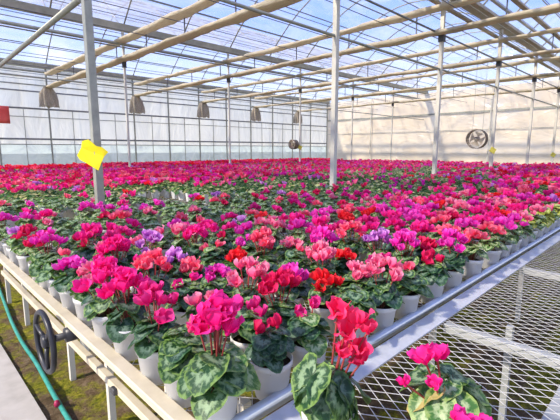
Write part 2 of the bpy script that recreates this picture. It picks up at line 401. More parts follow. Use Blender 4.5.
# ------------------------------------------------------------ posts
ordw = ['nearest', 'second', 'third', 'fourth', 'fifth', 'sixth']
def post(x, y, w, h, mat, label, group):
    t = thing('greenhouse_post', label, 'post', (x, y, 0), group)
    mb = MB(); mb.prism_box(-w/2, w/2, -w/2, w/2, .0, h, .004); mb.build('shaft', mat, t)
    mb = MB(); mb.box(-.09, .09, -.09, .09, -.01, .012); mb.build('base_plate', M['galv'], t)
    mb = MB(); mb.box(-w/2-.02, w/2+.02, -w/2-.02, w/2+.02, 4.02, 4.20); mb.build('clamp', M['dark_iron'], t)
    return t
for i in range(6):
    post(1.6+4*i, 4.35, .088 if i else .078, 5.1, M['galv'] if i == 0 else M['cream_paint'],
         'grey square steel post bearing the big yellow card, tallest and leftmost' if i == 0 else 'cream steel post in the near row, %s counted from the yellow-card post' % ordw[i], 'posts of the near row')
for i in range(6):
    post(1.6+4*i, 12.5, .062, 5.1, M['cream_paint'], 'thin pale post in the middle row, %s from the left' % (ordw[i] if i else 'first'), 'posts of the middle row')
# sloping pipe from the first post to the back left
mb = MB(); mb.tube([(1.6, 4.40, 3.06), (1.6, 12.46, 2.86)], .032, 10)
tag(mb.build('tie_pipe', M['galv'], None, True), 'grey round steel pipe running left from the yellow-card post', 'pipe')
mb = MB(); mb.tube([(1.6, 4.43, 3.0), (1.6, 4.43, 3.12)], .045, 10)
tag(mb.build('pipe_bracket', M['galv_dark'], None, True), 'dark bracket joining the long grey pipe to the post', 'bracket')

# ------------------------------------------------------------ trusses with folded curtains
for i in range(6):
    x = 1.6+4*i
    t = thing('roof_truss', 'pale steel roof truss above the %s line of posts from the left' % ['first','second','third','fourth','fifth','sixth'][i], 'truss', (x, 0, 0), 'roof trusses')
    for nm, z in (('bottom_chord', 4.24), ('top_chord', 4.80)):
        mb = MB(); mb.box(-.025, .025, -3.8, 20.6, z-.02, z+.025); mb.build(nm, M['galv'], t)
    for k in range(12):
        y = -3+2*k; mb = MB(); mb.box(-.012, .012, y-.012, y+.012, 4.26, 4.78); mb.build('web', M['wire'], t)
    for up, z, nm in ((0, 4.30, 'lower'), (1, 4.84, 'upper')):
        rnd = random.Random(i*7+up); V = []; F = []; n = 110; K = 10
        for j in range(n+1):
            y = -3.7+23.6*j/n
            wx = .165+.02*math.sin(y*2.1+i)+rnd.uniform(-.012, .012); wz = .05+.012*math.sin(y*1.3+up)+rnd.uniform(-.01, .01)
            sag = -.018*abs(math.sin(y*PI/1.55))+rnd.uniform(-.006, .006)
            for k in range(K):
                a = 2*PI*k/K; c, s_ = math.cos(a), math.sin(a)
                c = math.copysign(abs(c)**.5, c); s_ = math.copysign(abs(s_)**.5, s_)
                V.append((-.10+wx*c, y, z-.07+wz*s_+sag+rnd.uniform(-.004, .004)))
        for j in range(n):
            for k in range(K): F.append((j*K+k, j*K+(k+1) % K, (j+1)*K+(k+1) % K, (j+1)*K+k))
        F.append(tuple(range(K))); F.append(tuple(n*K+k for k in range(K)))
        mb = MB(); mb.add(V, F)
        o = mb.build('folded_curtain', M['curtain'], None, True, (x, 0, 0))
        tag(o, 'beige folded curtain along the %s chord of the %s truss from the left' % (nm, ['first','second','third','fourth','fifth','sixth'][i]), 'curtain', 'folded curtains under the roof')
    if i:
        # gathered curtain end hanging by the back wall
        mb = MB(); rnd = random.Random(i); V = []; F = []; n = 40
        prof = [(0, .16), (.10, .22), (.3, .30), (.55, .33), (.85, .35)]
        for d, r in prof:
            for k in range(n):
                a = 2*PI*k/n; rr = r*(1+.22*math.sin(k*5.1+d*3)*min(1, d*3)+rnd.uniform(-.05, .05))
                V.append((rr*math.cos(a), rr*.55*math.sin(a), -d+(rnd.uniform(-.05, .05) if d > .7 else 0)))
        for q in range(len(prof)-1):
            for k in range(n): F.append((q*n+k, q*n+(k+1) % n, (q+1)*n+(k+1) % n, (q+1)*n+k))
        F.append(tuple(range(n)))
        mb.add(V, F)
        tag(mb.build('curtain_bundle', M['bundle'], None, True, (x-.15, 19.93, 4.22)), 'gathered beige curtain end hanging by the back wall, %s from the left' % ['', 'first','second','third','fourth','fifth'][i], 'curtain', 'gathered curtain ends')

# ------------------------------------------------------------ circulation fans
def fan(x, y, z, r, label):
    t = thing('circulation_fan', label, 'fan', (x, y, z))
    def rx(mb):  # lathe axis z -> x
        mb.v = [(v[2], v[0], v[1]) for v in mb.v]; return mb
    rx(MB().lathe([(r*.97,-.12),(r,-.13),(r*1.03,-.1),(r,.12),(r*.96,.12),(r*.93,0),(r*.97,-.12)], 32)).build('housing', M['fan_rim'], t, True)
    rx(MB().lathe([(.001,-.09),(.06,-.08),(.075,-.02),(.075,.08),(.001,.09)], 16)).build('motor', M['fan_rim'], t, True)
    for k in range(4):
        a0 = k*PI/2+.3; V = []
        for q in range(5):
            rr = .07+(r*.86-.07)*q/4; w = .42+.16*q/4*1.6
            V += [(.045, rr*math.cos(a0-w), rr*math.sin(a0-w)), (-.035, rr*math.cos(a0+w), rr*math.sin(a0+w))]
        mb = MB(); mb.add(V, [(2*q, 2*q+1, 2*q+3, 2*q+2) for q in range(4)]); mb.build('blade', M['fan_blade'], t, True)
    mb = MB()
    for k in range(9):
        rr = r*(k+1)/9.2; mb.tube([(-.125, rr*math.cos(2*PI*j/24), rr*math.sin(2*PI*j/24)) for j in range(25)], .004, 4, caps=False)
    for k in range(8): mb.tube([(-.125, 0, 0), (-.12, r*math.cos(k*PI/4), r*math.sin(k*PI/4))], .004, 4)
    mb.build('guard', M['fan_blade'], t)
    mb = MB(); mb.tube([(0, -r*.5, r*.86), (0, -r*.5, 4.2-z)], .006, 5); mb.build('hanger', M['galv'], t)
    mb = MB(); mb.tube([(0, r*.5, r*.86), (0, r*.5, 4.2-z)], .006, 5); mb.build('hanger', M['galv'], t)
def onx(px, py, X):
    a, b, c = ray(px, py); t = X/a; return b*t, CAM_H+c*t
y, z = onx(477, 139, 13.5); fan(13.5, y, z, .30, 'round brown fan hanging left of the post near the right wall')
y, z = onx(297.5, 144.5, 13.45); fan(13.2, y, z, .21, 'small round brown fan by the thin middle-row post near centre')

# ------------------------------------------------------------ sticky cards
def card(x, y, z, sc, mat, label):
    out = [(-.17,.0),(-.115,.07),(-.10,.13),(-.03,.145),(.015,.11),(.045,.085),(.10,.075),(.155,.03),(.115,-.01),(.09,-.055),(.05,-.14),(.01,-.115),(-.07,-.07),(-.14,-.04)]
    mb = MB(); n = len(out); V = []; c45, s45 = math.sin(YAW), -math.cos(YAW)
    for th in (0, .004):      # a slightly curled card tied against the corner of the post
        for a, b in out:
            bend = .9*a*a
            V.append((a*sc*c45*.9+(bend*sc-th)*math.cos(YAW), a*sc*s45*.9+(bend*sc-th)*math.sin(YAW), b*sc))
    mb.add(V, [tuple(range(n)), tuple(range(2*n-1, n-1, -1))]+[(i, (i+1) % n, n+(i+1) % n, n+i) for i in range(n)])
    o = mb.build('sticky_trap', mat, None, False, (x, y, z)); return tag(o, label, 'sticky trap')
card(1.6-.055, 4.35-.03, 1.485, 1.12, M['yellow'], 'large bright yellow card wrapped on the leftmost grey post')
card(13.6-.05, 4.35-.05, 1.50, .8, M['yellow2'], 'small yellow card on the post beside the right-hand fan')
card(21.6-.05, 4.35-.05, 1.28, .9, M['yellow2'], 'small yellow card on the rightmost near-row post')
card(13.6-.04, 12.5-.04, 1.62, .9, M['yellow2'], 'small yellow card on the thin post under the small fan')
# red sheet hung at the back wall, far left
mb = MB(); V = []
for j in range(5):
    for i in range(7): V.append((2.6+.24*i, 20.45+.03*math.sin(i*2.1), 2.62+.18*j))
mb.add(V, [(j*7+i, j*7+i+1, j*7+i+8, j*7+i+7) for j in range(4) for i in range(6)])
o = mb.build('hanging_sheet', M['redcloth'], None, True); md = o.modifiers.new('thick', 'SOLIDIFY'); md.thickness = .01
tag(o, 'red rectangular sheet hanging at the back wall, far left edge', 'sheet')

# ------------------------------------------------------------ benches
ZM = .765            # mesh surface where the pots stand
def zig_mesh(mb, x0, x1, y0, y1, pitch, long, r, z):
    """expanded metal: zig-zag strands running along Y, meeting their neighbours"""
    ny_ = max(1, int(round((y1-y0)/(long/2)))); nx_ = int((x1-x0)/pitch)
    ys = np.linspace(y0, y1, ny_+1)
    for i in range(nx_):
        xc = x0+pitch*(i+.5); V = []; F = []
        for j, yy in enumerate(ys):
            off = pitch/2*(1 if (j+i) % 2 else -1)*.96
            V += [(xc+off-r, yy, z-r), (xc+off+r, yy, z-r), (xc+off+r, yy, z), (xc+off-r, yy, z)]
        for j in range(ny_):
            a = j*4; F += [(a, a+1, a+5, a+4), (a+1, a+2, a+6, a+5), (a+2, a+3, a+7, a+6), (a+3, a, a+4, a+7)]
        mb.add(V, F)
def bench(name, label, x0, x1, y0, y1, fine, legs, tube_front, end_mat='rail_beige', group='rolling benches', coarse=.09):
    t = thing(name, label, 'bench', (0,0,0), group)
    mb = MB(); mb.prism_box(x0+.008, x0+.060, y0+.03, y1, .772, .80, .004); mb.box(x0+.05, x0+.085, y0+.04, y1-.02, .738, .746); mb.build('end_rail', M[end_mat], t)
    if tube_front:
        mb = MB(); mb.tube([(x0+.02, y0+.018, .792), (x1, y0+.018, .792)], .017, 12); mb.build('edge_tube', M['tube'], t, True)
        mb = MB(); mb.box(x0+.03, x1, y0+.028, y0+.05, .745, .785); mb.build('side_rail', M['alu'], t)
    else:
        mb = MB(); mb.box(x0+.03, x1, y0, y0+.03, .73, .79); mb.build('side_rail', M['alu'], t)
    mb = MB()
    if fine > x0: zig_mesh(mb, x0+.06, fine, y0+.04, y1-.04, .026, .062, .0016, ZM)
    zig_mesh(mb, max(fine, x0+.06), x1, y0+.04, y1-.04, coarse, coarse*2, .004, ZM)
    mb.build('mesh_top', M['mesh'], t)
    x = x0+1.25
    k = 0
    while x < min(x1, x0+9):
        mb = MB(); mb.box(x-.02, x+.02, y0+.03, y1-.03, .722, .758); mb.build('cross_bar', M['bar'], t); x += .92
    for lx, ly in legs:
        mb = MB(); mb.box(lx-.017, lx+.017, ly-.017, ly+.017, -.01, .725); mb.build('leg', M['cream_paint'], t)
    return t
b1 = bench('rolling_bench', 'near mesh bench crowded with potted cyclamens behind the grey tube rail', .492, 17.7, .795, 4.16, 5.6,
      [(.77,4.0),(.77,2.8),(.77,2.13),(.77,1.45),(.77,.95),(2.2,.95),(2.2,2.6),(4.0,.95),(4.0,2.6)], True)
mb = MB(); mb.prism_box(.63, .665, .95, 4.1, .47, .505, .003); mb.build('support_bar', M['rail_beige'], b1)
mb = MB(); mb.box(.655, .76, 2.115, 2.145, .455, .495); mb.build('bracket', M['rail_beige'], b1)
mb = MB(); mb.prism_box(.612, .632, 1.66, 1.70, .475, .505, .004); mb.build('bolt', M['dark_iron'], b1)
mb = MB(); mb.box(.60, .625, 1.90, 2.02, .60, .735); mb.build('shaft_bearing', M['galv'], b1)
# bench two: empty, mesh clearly seen
b2 = thing('rolling_bench', 'empty mesh bench in front of the grey tube rail, at lower right', 'bench', (0,0,0), 'rolling benches')
def rail_profile(prof, x0, x1, mat, name, par):
    n = len(prof); mb = MB(); mb.add([(x, a, b) for x in (x0, x1) for a, b in prof], [(i, (i+1) % n, n+(i+1) % n, n+i) for i in range(n)]+[tuple(range(n))[::-1], tuple(range(n, 2*n))])
    return mb.build(name, mat, par)
rail_profile([(.776,.735),(.776,.786),(.768,.790),(.700,.781),(.700,.775),(.766,.783),(.770,.78),(.770,.735)], .50, 17.7, M['alu'], 'side_rail', b2)
mb = MB(); mb.prism_box(.500, .552, -1.0, .74, .762, .79, .004); mb.build('end_rail', M['rail_beige'], b2)
mb = MB(); zig_mesh(mb, .56, 6.5, -1.0, .715, .0245, .074, .0012, .775); zig_mesh(mb, 6.5, 16, -1.0, .715, .09, .18, .004, .775); mb.build('mesh_top', M['mesh'], b2)
for x in (.62, 1.75, 2.97, 4.1, 5.2, 6.3):
    mb = MB(); mb.prism_box(x-.022, x+.022, -1.0, .70, .728, .768, .003); mb.build('cross_bar', M['bar'], b2)
mb = MB(); mb.prism_box(.55, 16, .19, .235, .690, .727, .003); mb.build('long_bar', M['bar'], b2)
for x, y in ((.85,.45),(2.0,.50),(2.67,-.4),(4.5,.5),(.85,-.6)):
    mb = MB(); mb.box(x-.014, x+.014, y-.014, y+.014, -.01, .735); mb.build('leg', M['bar'], b2)
BENCH = [(.795, 4.16), (4.52, 6.95), (7.0, 9.4), (9.45, 11.95), (12.9, 15.5)]
names = ['', 'first', 'second', 'third', 'fourth', 'rearmost']
for k, (a, b) in enumerate(BENCH[1:], 1):
    x0 = .492
    bench('rolling_bench', 'mesh bench full of cyclamens, %s beyond the near post row' % names[k], x0, 17.7, a, b, x0, [(lx, ly) for lx in (.77, 6, 12, 18) for ly in (a+.2, b-.2)], False, coarse=.12)

# ------------------------------------------------------------ hand wheel on the end of the bench
WX, WY, WZ, WR = .435, 1.955, .690, .135
hw = thing('hand_wheel', 'black spoked hand wheel on the end of the near bench', 'hand wheel', (WX, WY, WZ))
mb = MB(); mb.tube([(0, WR*math.cos(2*PI*j/40), WR*math.sin(2*PI*j/40)) for j in range(41)], .0125, 10, caps=False); mb.build('rim', M['black'], hw, True)
mb = MB(); mb.tube([(-.012,0,0),(.0,0,0),(.035,0,0)], [.026,.030,.024], 16); mb.build('hub', M['black'], hw, True)
for k in range(3):
    a = .35+k*2*PI/3; mb = MB(); mb.tube([(.006, .02*math.cos(a), .02*math.sin(a)), (.0, WR*.55*math.cos(a), WR*.55*math.sin(a)), (0, WR*math.cos(a), WR*math.sin(a))], [.012,.009,.010], 8); mb.build('spoke', M['black'], hw, True)
mb = MB(); mb.tube([(.03,0,0),(.17,0,0)], .016, 12); mb.build('shaft', M['dark_iron'], hw, True)
mb = MB(); mb.tube([(.085,0,0),(.15,0,0)], .034, 16); mb.build('collar', M['black'], hw, True)

# ------------------------------------------------------------ hose on the ground
pts = [onz(px, py, .02) for px, py in ((-14,250),(-6,272),(0,290),(6,306),(12,322),(22,341),(35,360),(45,378),(55,396),(70,420),(84,442),(100,470))]
P = [Vector((max(x, .545), y, .012+.004*math.sin(y*5))) for x, y in pts]
fine = []
for i in range(len(P)-1):
    p0, p1, p2, p3 = P[max(i-1, 0)], P[i], P[i+1], P[min(i+2, len(P)-1)]
    for k in range(6):
        t = k/6; fine.append(.5*((2*p1)+(p2-p0)*t+(2*p0-5*p1+4*p2-p3)*t*t+(3*p1-p0-3*p2+p3)*t**3))
fine.append(P[-1])
mb = MB(); mb.tube(fine, .0145, 10)
hs = tag(mb.build('garden_hose', M['hose'], None, True), 'teal green hose lying on the soil beside the concrete path', 'hose')
x, y = onz(57, 404, .03); mb = MB(); mb.lathe([(.001,-.02),(.013,-.018),(.018,0),(.013,.018),(.001,.02)], 10)
tag(mb.build('fallen_flower', M['magenta_plastic'], None, True, (x, y, .032)), 'small dark pink fallen flower lying beside the green hose', 'flower')

# ------------------------------------------------------------ cyclamen pieces
PH = .128
def pot_mb():
    mb = MB(); mb.lathe([(.001,0),(.046,0),(.052,.004),(.0645,.106),(.0685,.108),(.0695,PH-.002),(.068,PH),(.065,PH-.001),(.0635,.10)], 28); return mb
pot_me = pot_mb().mesh('pot', [M['pot']], True)
sb = MB(); V = [(0,0,.112)]
for rr, zz in ((.03,.113),(.0645,.108)):
    for k in range(16): V.append((rr*math.cos(k*PI/8), rr*math.sin(k*PI/8), zz+random.uniform(-.004,.004)))
sb.add(V, [(0, 1+k, 1+(k+1) % 16) for k in range(16)]+[(1+k, 17+k, 17+(k+1) % 16, 1+(k+1) % 16) for k in range(16)])
soil_me = sb.mesh('soil', [M['soil']], True)

TH = np.array([0,20,45,75,105,135,158,172,180])*PI/180; TR = np.array([1.0,.86,.76,.72,.70,.70,.60,.32,.14])
def leaf(mb, base, az, tilt, size, mi, rnd, rings=4, seg=18, cup=.12):
    """heart-shaped leaf, petiole joint at base, tip pointing along az and dipping by tilt"""
    V = [(0,0,0)]; U = [(.5,.5)]; ph = rnd.uniform(0, 6.28); roll = rnd.uniform(-.35, .35)
    for r in range(1, rings+1):
        s = r/rings
        for k in range(seg):
            th = -PI+2*PI*(k+.5)/seg; R = np.interp(abs(th), TH, TR)*size*s
            x = R*math.cos(th); y = R*math.sin(th)*1.05
            z = size*(cup*abs(y/size)**1.0*1.1-.42*max(0, x/size)**2-.30*(y/size)**2*s-.20*min(0, x/size)**2+.045*math.sin(5*th+ph)*s*s+.02*math.sin(9*th+ph*2)*s+.10*s**6)
            V.append((x, y, z)); U.append((.5+.5*s*math.cos(th), .5+.5*s*math.sin(th)))
    F = [(0, 1+k, 1+(k+1) % seg) for k in range(seg-1)]
    for r in range(rings-1):
        for k in range(seg-1): a = 1+r*seg+k; F.append((a, a+seg, a+seg+1, a+1))
    Mx = Matrix.Translation(base) @ Matrix.Rotation(az, 4, 'Z') @ Matrix.Rotation(tilt, 4, 'Y') @ Matrix.Rotation(roll, 4, 'X')
    mb.add([Mx @ Vector(v) for v in V], F, mi, U)
def foliage_mb(seed, n=23, size=.047, spread=.105, top=.075, hi=True):
    rnd = random.Random(seed); mb = MB()
    for i in range(n):
        q = (i+.5)/n; az = i*2.399+rnd.uniform(-.3, .3)
        rr = spread*(q**.6)*rnd.uniform(.7, 1.0)*.60; h = PH+.012+top*(1-q**1.8)*rnd.uniform(.7, 1.1)+rnd.uniform(-.006, .012)
        s = size*rnd.uniform(.75, 1.25)*(.8+.35*q); tl = -.05+.62*q*rnd.uniform(.5, 1.25)
        c, sn = math.cos(az), math.sin(az)
        base = Vector((rr*c, rr*sn, h))
        leaf(mb, base, az+rnd.uniform(-.5, .5), tl, s, 0 if rnd.random() < .86 else 1, rnd, 4 if hi else 2, 18 if hi else 9)
        mb.tube([(.012*c, .012*sn, .11), (rr*.6*c, rr*.6*sn, .11+(h-.11)*.75), base], .0016, 4, 2, False)
    return mb
LEAFSETS = [('leafA','leafC'),('leafB','leafA'),('leafA','leafB'),('leafB','leafC')]
def lv(i): a, b = LEAFSETS[i % 4]; return [M[a], M[b], M['petiole']]

def bloom_mb(seed, L=.052, W=.0160, hi=True, mb=None, at=None, n=5):
    rnd = random.Random(seed); mb = mb or MB(); at = at or Matrix.Identity(4)
    nl, nw = (6, 4) if hi else (3, 2)
    Mt = at @ Matrix.Rotation(rnd.uniform(-.65, .65), 4, 'X') @ Matrix.Rotation(rnd.uniform(-.65, .65), 4, 'Y')
    for p in range(n):
        a0 = 2*PI*p/n+rnd.uniform(-.25, .25); tw = rnd.uniform(.2, .7); ll = L*rnd.uniform(.85, 1.15); ww = W*rnd.uniform(.9, 1.25); op = rnd.uniform(.004, .028)
        V = []; U = []; ph = rnd.uniform(0, 6)
        for j in range(nl+1):
            t = j/nl; w = ww*(.30+.70*math.sin(PI*min(1, .12+.72*t))**.8) if t < .99 else ww*.55
            r0 = .006+op*t+.004*math.sin(PI*t); z = -.004+ll*t-.010*t*t
            if t == 0: z = .001
            a = a0+tw*t*.6
            for k in range(nw+1):
                s = -1+2*k/nw
                x = r0+.004*s*s*t+.0045*math.sin(3*s+5*t+ph)*t; y = s*w
                zz = z-.006*s*s*(t**2)-.0035*math.sin(4*s+ph)*t
                V.append(Mt @ Vector((x*math.cos(a)-y*math.sin(a+tw*.5*t), x*math.sin(a)+y*math.cos(a+tw*.5*t), zz))); U.append((t, .5+.5*s))
        F = [(j*(nw+1)+k, j*(nw+1)+k+1, (j+1)*(nw+1)+k+1, (j+1)*(nw+1)+k) for j in range(nl) for k in range(nw)]
        mb.add(V, F, 0, U)
    # nose below the petals
    if hi:
        o = [(.0015,-.009),(.006,-.006),(.0075,0),(.006,.004)]
        V = [Mt @ Vector((r*math.cos(k*PI/4), r*math.sin(k*PI/4), z)) for r, z in o for k in range(8)]
        mb.add(V, [(q*8+k, q*8+(k+1) % 8, (q+1)*8+(k+1) % 8, (q+1)*8+k) for q in range(3) for k in range(8)], 0, [(0,.5)]*32)
    return mb
def stem_pts(dx, dy, top, rnd):
    b = Vector((dx*.15, dy*.15, .11)); e = Vector((dx, dy, top)); out = []
    for q in range(6):
        t = q/5; out.append(b+(e-b)*t+Vector((dx*.25*math.sin(PI*t)*-.5, dy*.25*math.sin(PI*t)*-.5, 0)))
    out[-1].z += .002
    return out
BL_ME = {}
def bloom_mesh(color, v):
    k = (color, v)
    if k not in BL_ME: BL_ME[k] = bloom_mb(100+v).mesh('bloom', [PM[color]], True)
    return BL_ME[k]
def cluster(seed, n, hi_top=.27, lo=.19, rad=.06):
    rnd = random.Random(seed); out = []
    for i in range(n):
        a = i*2.399+rnd.uniform(-.4, .4); r = rad*math.sqrt((i+.3)/n)*rnd.uniform(.8, 1.15)
        out.append((r*math.cos(a), r*math.sin(a), lo+(hi_top-lo)*(1-(r/rad)**2*.6)*rnd.uniform(.72, 1.0), rnd.uniform(.85, 1.2), rnd.uniform(0, 6.28)))
    return out
FOL_HI = [foliage_mb(s, 23, .047).mesh('foliage', lv(s), True) for s in range(8)]
FOL_MID = [foliage_mb(20+s, 17, .046, hi=False).mesh('foliage', [M['leafM'], M['leafC'], M['petiole']], True) for s in range(6)]
FOL_YEL = [foliage_mb(40+s, 22, .05, .11, .11, hi=False).mesh('foliage', [M['leafY'], M['leafC'], M['petiole']], True) for s in range(2)]
FL_ME = {}
def flowers_mesh(color, v, n):
    k = (color, v, n)
    if k not in FL_ME:
        mb = MB(); rnd = random.Random(v*31+n)
        for q, (x, y, z, s, a) in enumerate(cluster(v*17+n, n, *((.285, .20, .064) if n > 4 else (.235, .18, .045)))):
            bloom_mb(v*50+q, hi=False, mb=mb, at=Matrix.Translation((x, y, z)) @ Matrix.Rotation(a, 4, 'Z') @ Matrix.Scale(s*1.08, 4), n=5)
            mb.tube(stem_pts(x, y, z, rnd)[::2], .0022, 3, 1, False)
        FL_ME[k] = mb.mesh('flowers', [PM[color], M['stem']], True)
    return FL_ME[k]

# ------------------------------------------------------------ plant positions
XC = [.60,.82,1.0,1.27,1.47,1.68,1.96,2.2,2.5,2.83]
while XC[-1] < 17.35: XC.append(XC[-1]+.225)
YR = [.868,1.04,1.215,1.43,1.61,1.84,2.035,2.25,2.43,2.62,2.88,3.14,3.36,3.58,3.81,4.03]
for a, b in BENCH[1:]:
    n = int((b-a-.16)/.215)+1; YR += [a+.10+(b-a-.2)*k/(n-1) for k in range(n)]
spots = []
rp = random.Random(77)
for j, y in enumerate(YR):
    for i, x in enumerate(XC):
        jx = rp.uniform(-.02, .02); jy = rp.uniform(-.012, .012)
        if i == 0: jx *= .3
        if j == 0: jy = 0; jx *= .3
        X, Y = x+jx, y+jy
        if i > 0 and j > 0 and j < 16 and j % 2 and i < 40: X += .04
        if abs(Y-4.35) < .2 and any(abs(X-(1.6+4*k)) < .2 for k in range(6)): continue
        if abs(X-(1.6+4*round((X-1.6)/4))) < .13 and (abs(Y-4.35) < .14 or abs(Y-12.5) < .14): continue
        p = proj(X, Y, 1.0)
        if p is None or not (-70 < p[0] < 660) or p[1] > 480: continue
        if 2.25 < X < 3.25 and 4.5 < Y < 5.75: continue
        d = math.hypot(X, Y)
        inframe = -12 < p[0] < 572 and p[1] < 440
        spots.append(dict(X=X, Y=Y, i=i, j=j, d=d, vis=inframe))
PAL = [('hot pink',.27),('magenta',.17),('rose pink',.12),('coral pink',.17),('deep rose',.10),('crimson',.09),('bright red',.05),('lilac',.03)]
def pick(r):
    s = 0
    for k, w in PAL:
        s += w
        if r < s: return k
    return 'hot pink'
def fieldn(x, y): return .5+.25*math.sin(x*.9+1.3*math.sin(y*.7))+.25*math.sin(y*1.1+1.7*math.sin(x*.45)+2)
for s in spots:
    X, Y = s['X'], s['Y']
    s['col'] = pick(rp.random())
    if Y > 6.5 and rp.random() < .45: s['col'] = rp.choice(['crimson','hot pink','coral pink','deep rose'])
    base = rp.choice([5,6,7,8,9,11])
    dep = X*math.cos(YAW)+Y*math.sin(YAW)
    if 2.9 < Y < 6.0 and Y > .45*X: base = rp.choice([0,0,0,1,1,2,3])
    elif 2.1 < Y < 3 and Y > .45*X: base = rp.choice([0,0,1,2,2,3])
    elif dep < 3.9: base = rp.choice([2,4,5,6,8])
    elif Y > 12.5: base = 8; s['col'] = rp.choice(['crimson','deep rose','bright red','crimson','coral pink'])
    elif Y > 5: base = rp.choice([2,2,3,5,5,8]) if X < 7 else rp.choice([0,2,2,5])
    else: base = rp.choice([0,1,2,5]) if Y > .3*X else rp.choice([1,2,5,8])
    s['n'] = base
# what the photograph shows plant by plant
SEEN = [(213,318,'hot pink',11),(185,300,'deep rose',8),(152,283,'hot pink',11),(167,265,'coral pink',7),(112,250,'hot pink',14),(130,262,'hot pink',10),(100,232,'hot pink',7),
 (77,237,'magenta',7),(41,258,'magenta',6),(60,232,'crimson',6),(28,237,'crimson',7),(150,238,'lilac',8),(165,245,'lilac',5),(196,255,'coral pink',6),(185,235,'hot pink',7),
 (226,278,'rose pink',7),(268,287,'crimson',7),(297,262,'magenta',6),(245,256,'magenta',5),(236,242,'bright red',6),(262,238,'coral pink',9),(280,232,'rose pink',6),(305,238,'magenta',8),
 (350,270,'bright red',6),(375,272,'rose pink',8),(405,245,'magenta',16),(380,242,'lilac',7),(372,250,'deep rose',6),(345,228,'coral pink',7),(364,210,'bright red',7),(335,250,'rose pink',8),
 (320,258,'rose pink',5),(345,250,'bright red',4),(410,225,'hot pink',9),(435,225,'coral pink',8),(395,225,'hot pink',8),(455,240,'magenta',9),(462,228,'coral pink',10),(480,222,'magenta',10),(430,240,'crimson',5),
 (500,213,'hot pink',9),(520,205,'hot pink',9),(108,212,'coral pink',7),(67,205,'magenta',4),(100,193,'rose pink',3),(42,212,'hot pink',4),(30,200,'magenta',3),(5,215,'magenta',5),(250,222,'magenta',7),(215,225,'hot pink',7),(325,225,'hot pink',8),(290,222,'magenta',6),
 (540,213,'pale yellow',0),(530,212,'pale yellow',0),(552,208,'pale yellow',0),(522,218,'pale yellow',0)]
used = set()
for px, py, c, n in SEEN:
    x, y = onz(px, py, 1.05 if c != 'pale yellow' else .98)
    best = min((k for k in range(len(spots)) if k not in used), key=lambda k: (spots[k]['X']-x)**2+(spots[k]['Y']-y)**2)
    used.add(best); spots[best]['col'] = c; spots[best]['n'] = n; spots[best]['seen'] = True
for s in spots:
    if s.get('seen') or s['d'] > 2.9: continue
    s['n'] = rp.choice([0,1,2,3]) if s['d'] < 2.0 else rp.choice([1,2,4,5])
near = sorted([s for s in spots if s['vis']], key=lambda s: s['d'])[:298]
nearids = set(id(s) for s in near)
rest = [s for s in spots if id(s) not in nearids]

HERO_LABEL = {}
ROWG = 'potted cyclamens on the near bench'
for idx, s in enumerate(near):
    c = s['col']; yel = c == 'pale yellow'
    i, j = s['i']+1, s['j']+1
    if yel: look = 'yellow-green leafy plant'
    elif s['n'] == 0: look = 'flowerless cyclamen'
    else: look = c+' cyclamen'
    rowtxt = ('front row at the tube rail' if j == 1 else '%s row back from the tube rail' % ORD(j))
    lab = '%s, %s, %s from the left end' % (look, rowtxt, ORD(i))
    if i == 1 and j == 1: lab = 'hot pink cyclamen in the white pot at the corner of the near bench'
    nm = 'yellow_leaf_plant' if yel else 'potted_cyclamen'
    t = thing(nm, lab, 'potted plant', (s['X'], s['Y'], ZM), ROWG)
    rot = rp.uniform(0, 6.28); sc = rp.uniform(.93, 1.07)
    p = link('pot', pot_me, t); so = link('soil', soil_me, t)
    hi = s['d'] < 2.6
    if i == 1 and j == 1:
        mbf = foliage_mb(311, 15, .066, .115, .07); f = mbf.build('foliage', [M['leafA'], M['leafC'], M['petiole']], t, True); rot = 2.0; sc = 1.0
    else:
        f = link('foliage', (FOL_YEL[idx % 2] if yel else FOL_HI[idx % 8] if hi else FOL_MID[idx % 6]), t)
    f.rotation_euler.z = rot; f.scale = (sc*1.12, sc*1.12, rp.uniform(.9, 1.15))
    f.location.z = PH*(1-f.scale.z)
    n = s['n']
    if yel: continue
    if n:
        if hi:
            hot = n >= 7
            for q, (bx_, by_, bz_, bs, ba) in enumerate(cluster(idx*13+5, n, *((.36, .23, .052) if i == 1 and j == 1 else (.33, .20, .072) if hot else (.25, .17, .055)))):
                if i == 1 and j == 1: bs *= 1.2
                b = link('bloom', bloom_mesh(c, rp.randrange(4)), t, (bx_, by_, bz_)); b.rotation_euler.z = ba; b.scale = (bs*1.0,)*3
                mb = MB(); pts = [(Vector(v)-Vector((bx_, by_, bz_)))/(bs*1.0) for v in stem_pts(bx_, by_, bz_, rp)]
                R = Matrix.Rotation(-ba, 3, 'Z'); mb.tube([R @ v for v in pts], .0022/(bs*1.0), 6, 0, False)
                mb.build('stem', M['stem'], b, True)
        else:
            o = link('flowers', flowers_mesh(c, idx % 3, 3 if n < 4 else 6 if n < 8 else 9 if n < 11 else 12), t); o.rotation_euler.z = rot
print('near', len(near), 'rest', len(rest), 'far limit', near[-1]['d'])

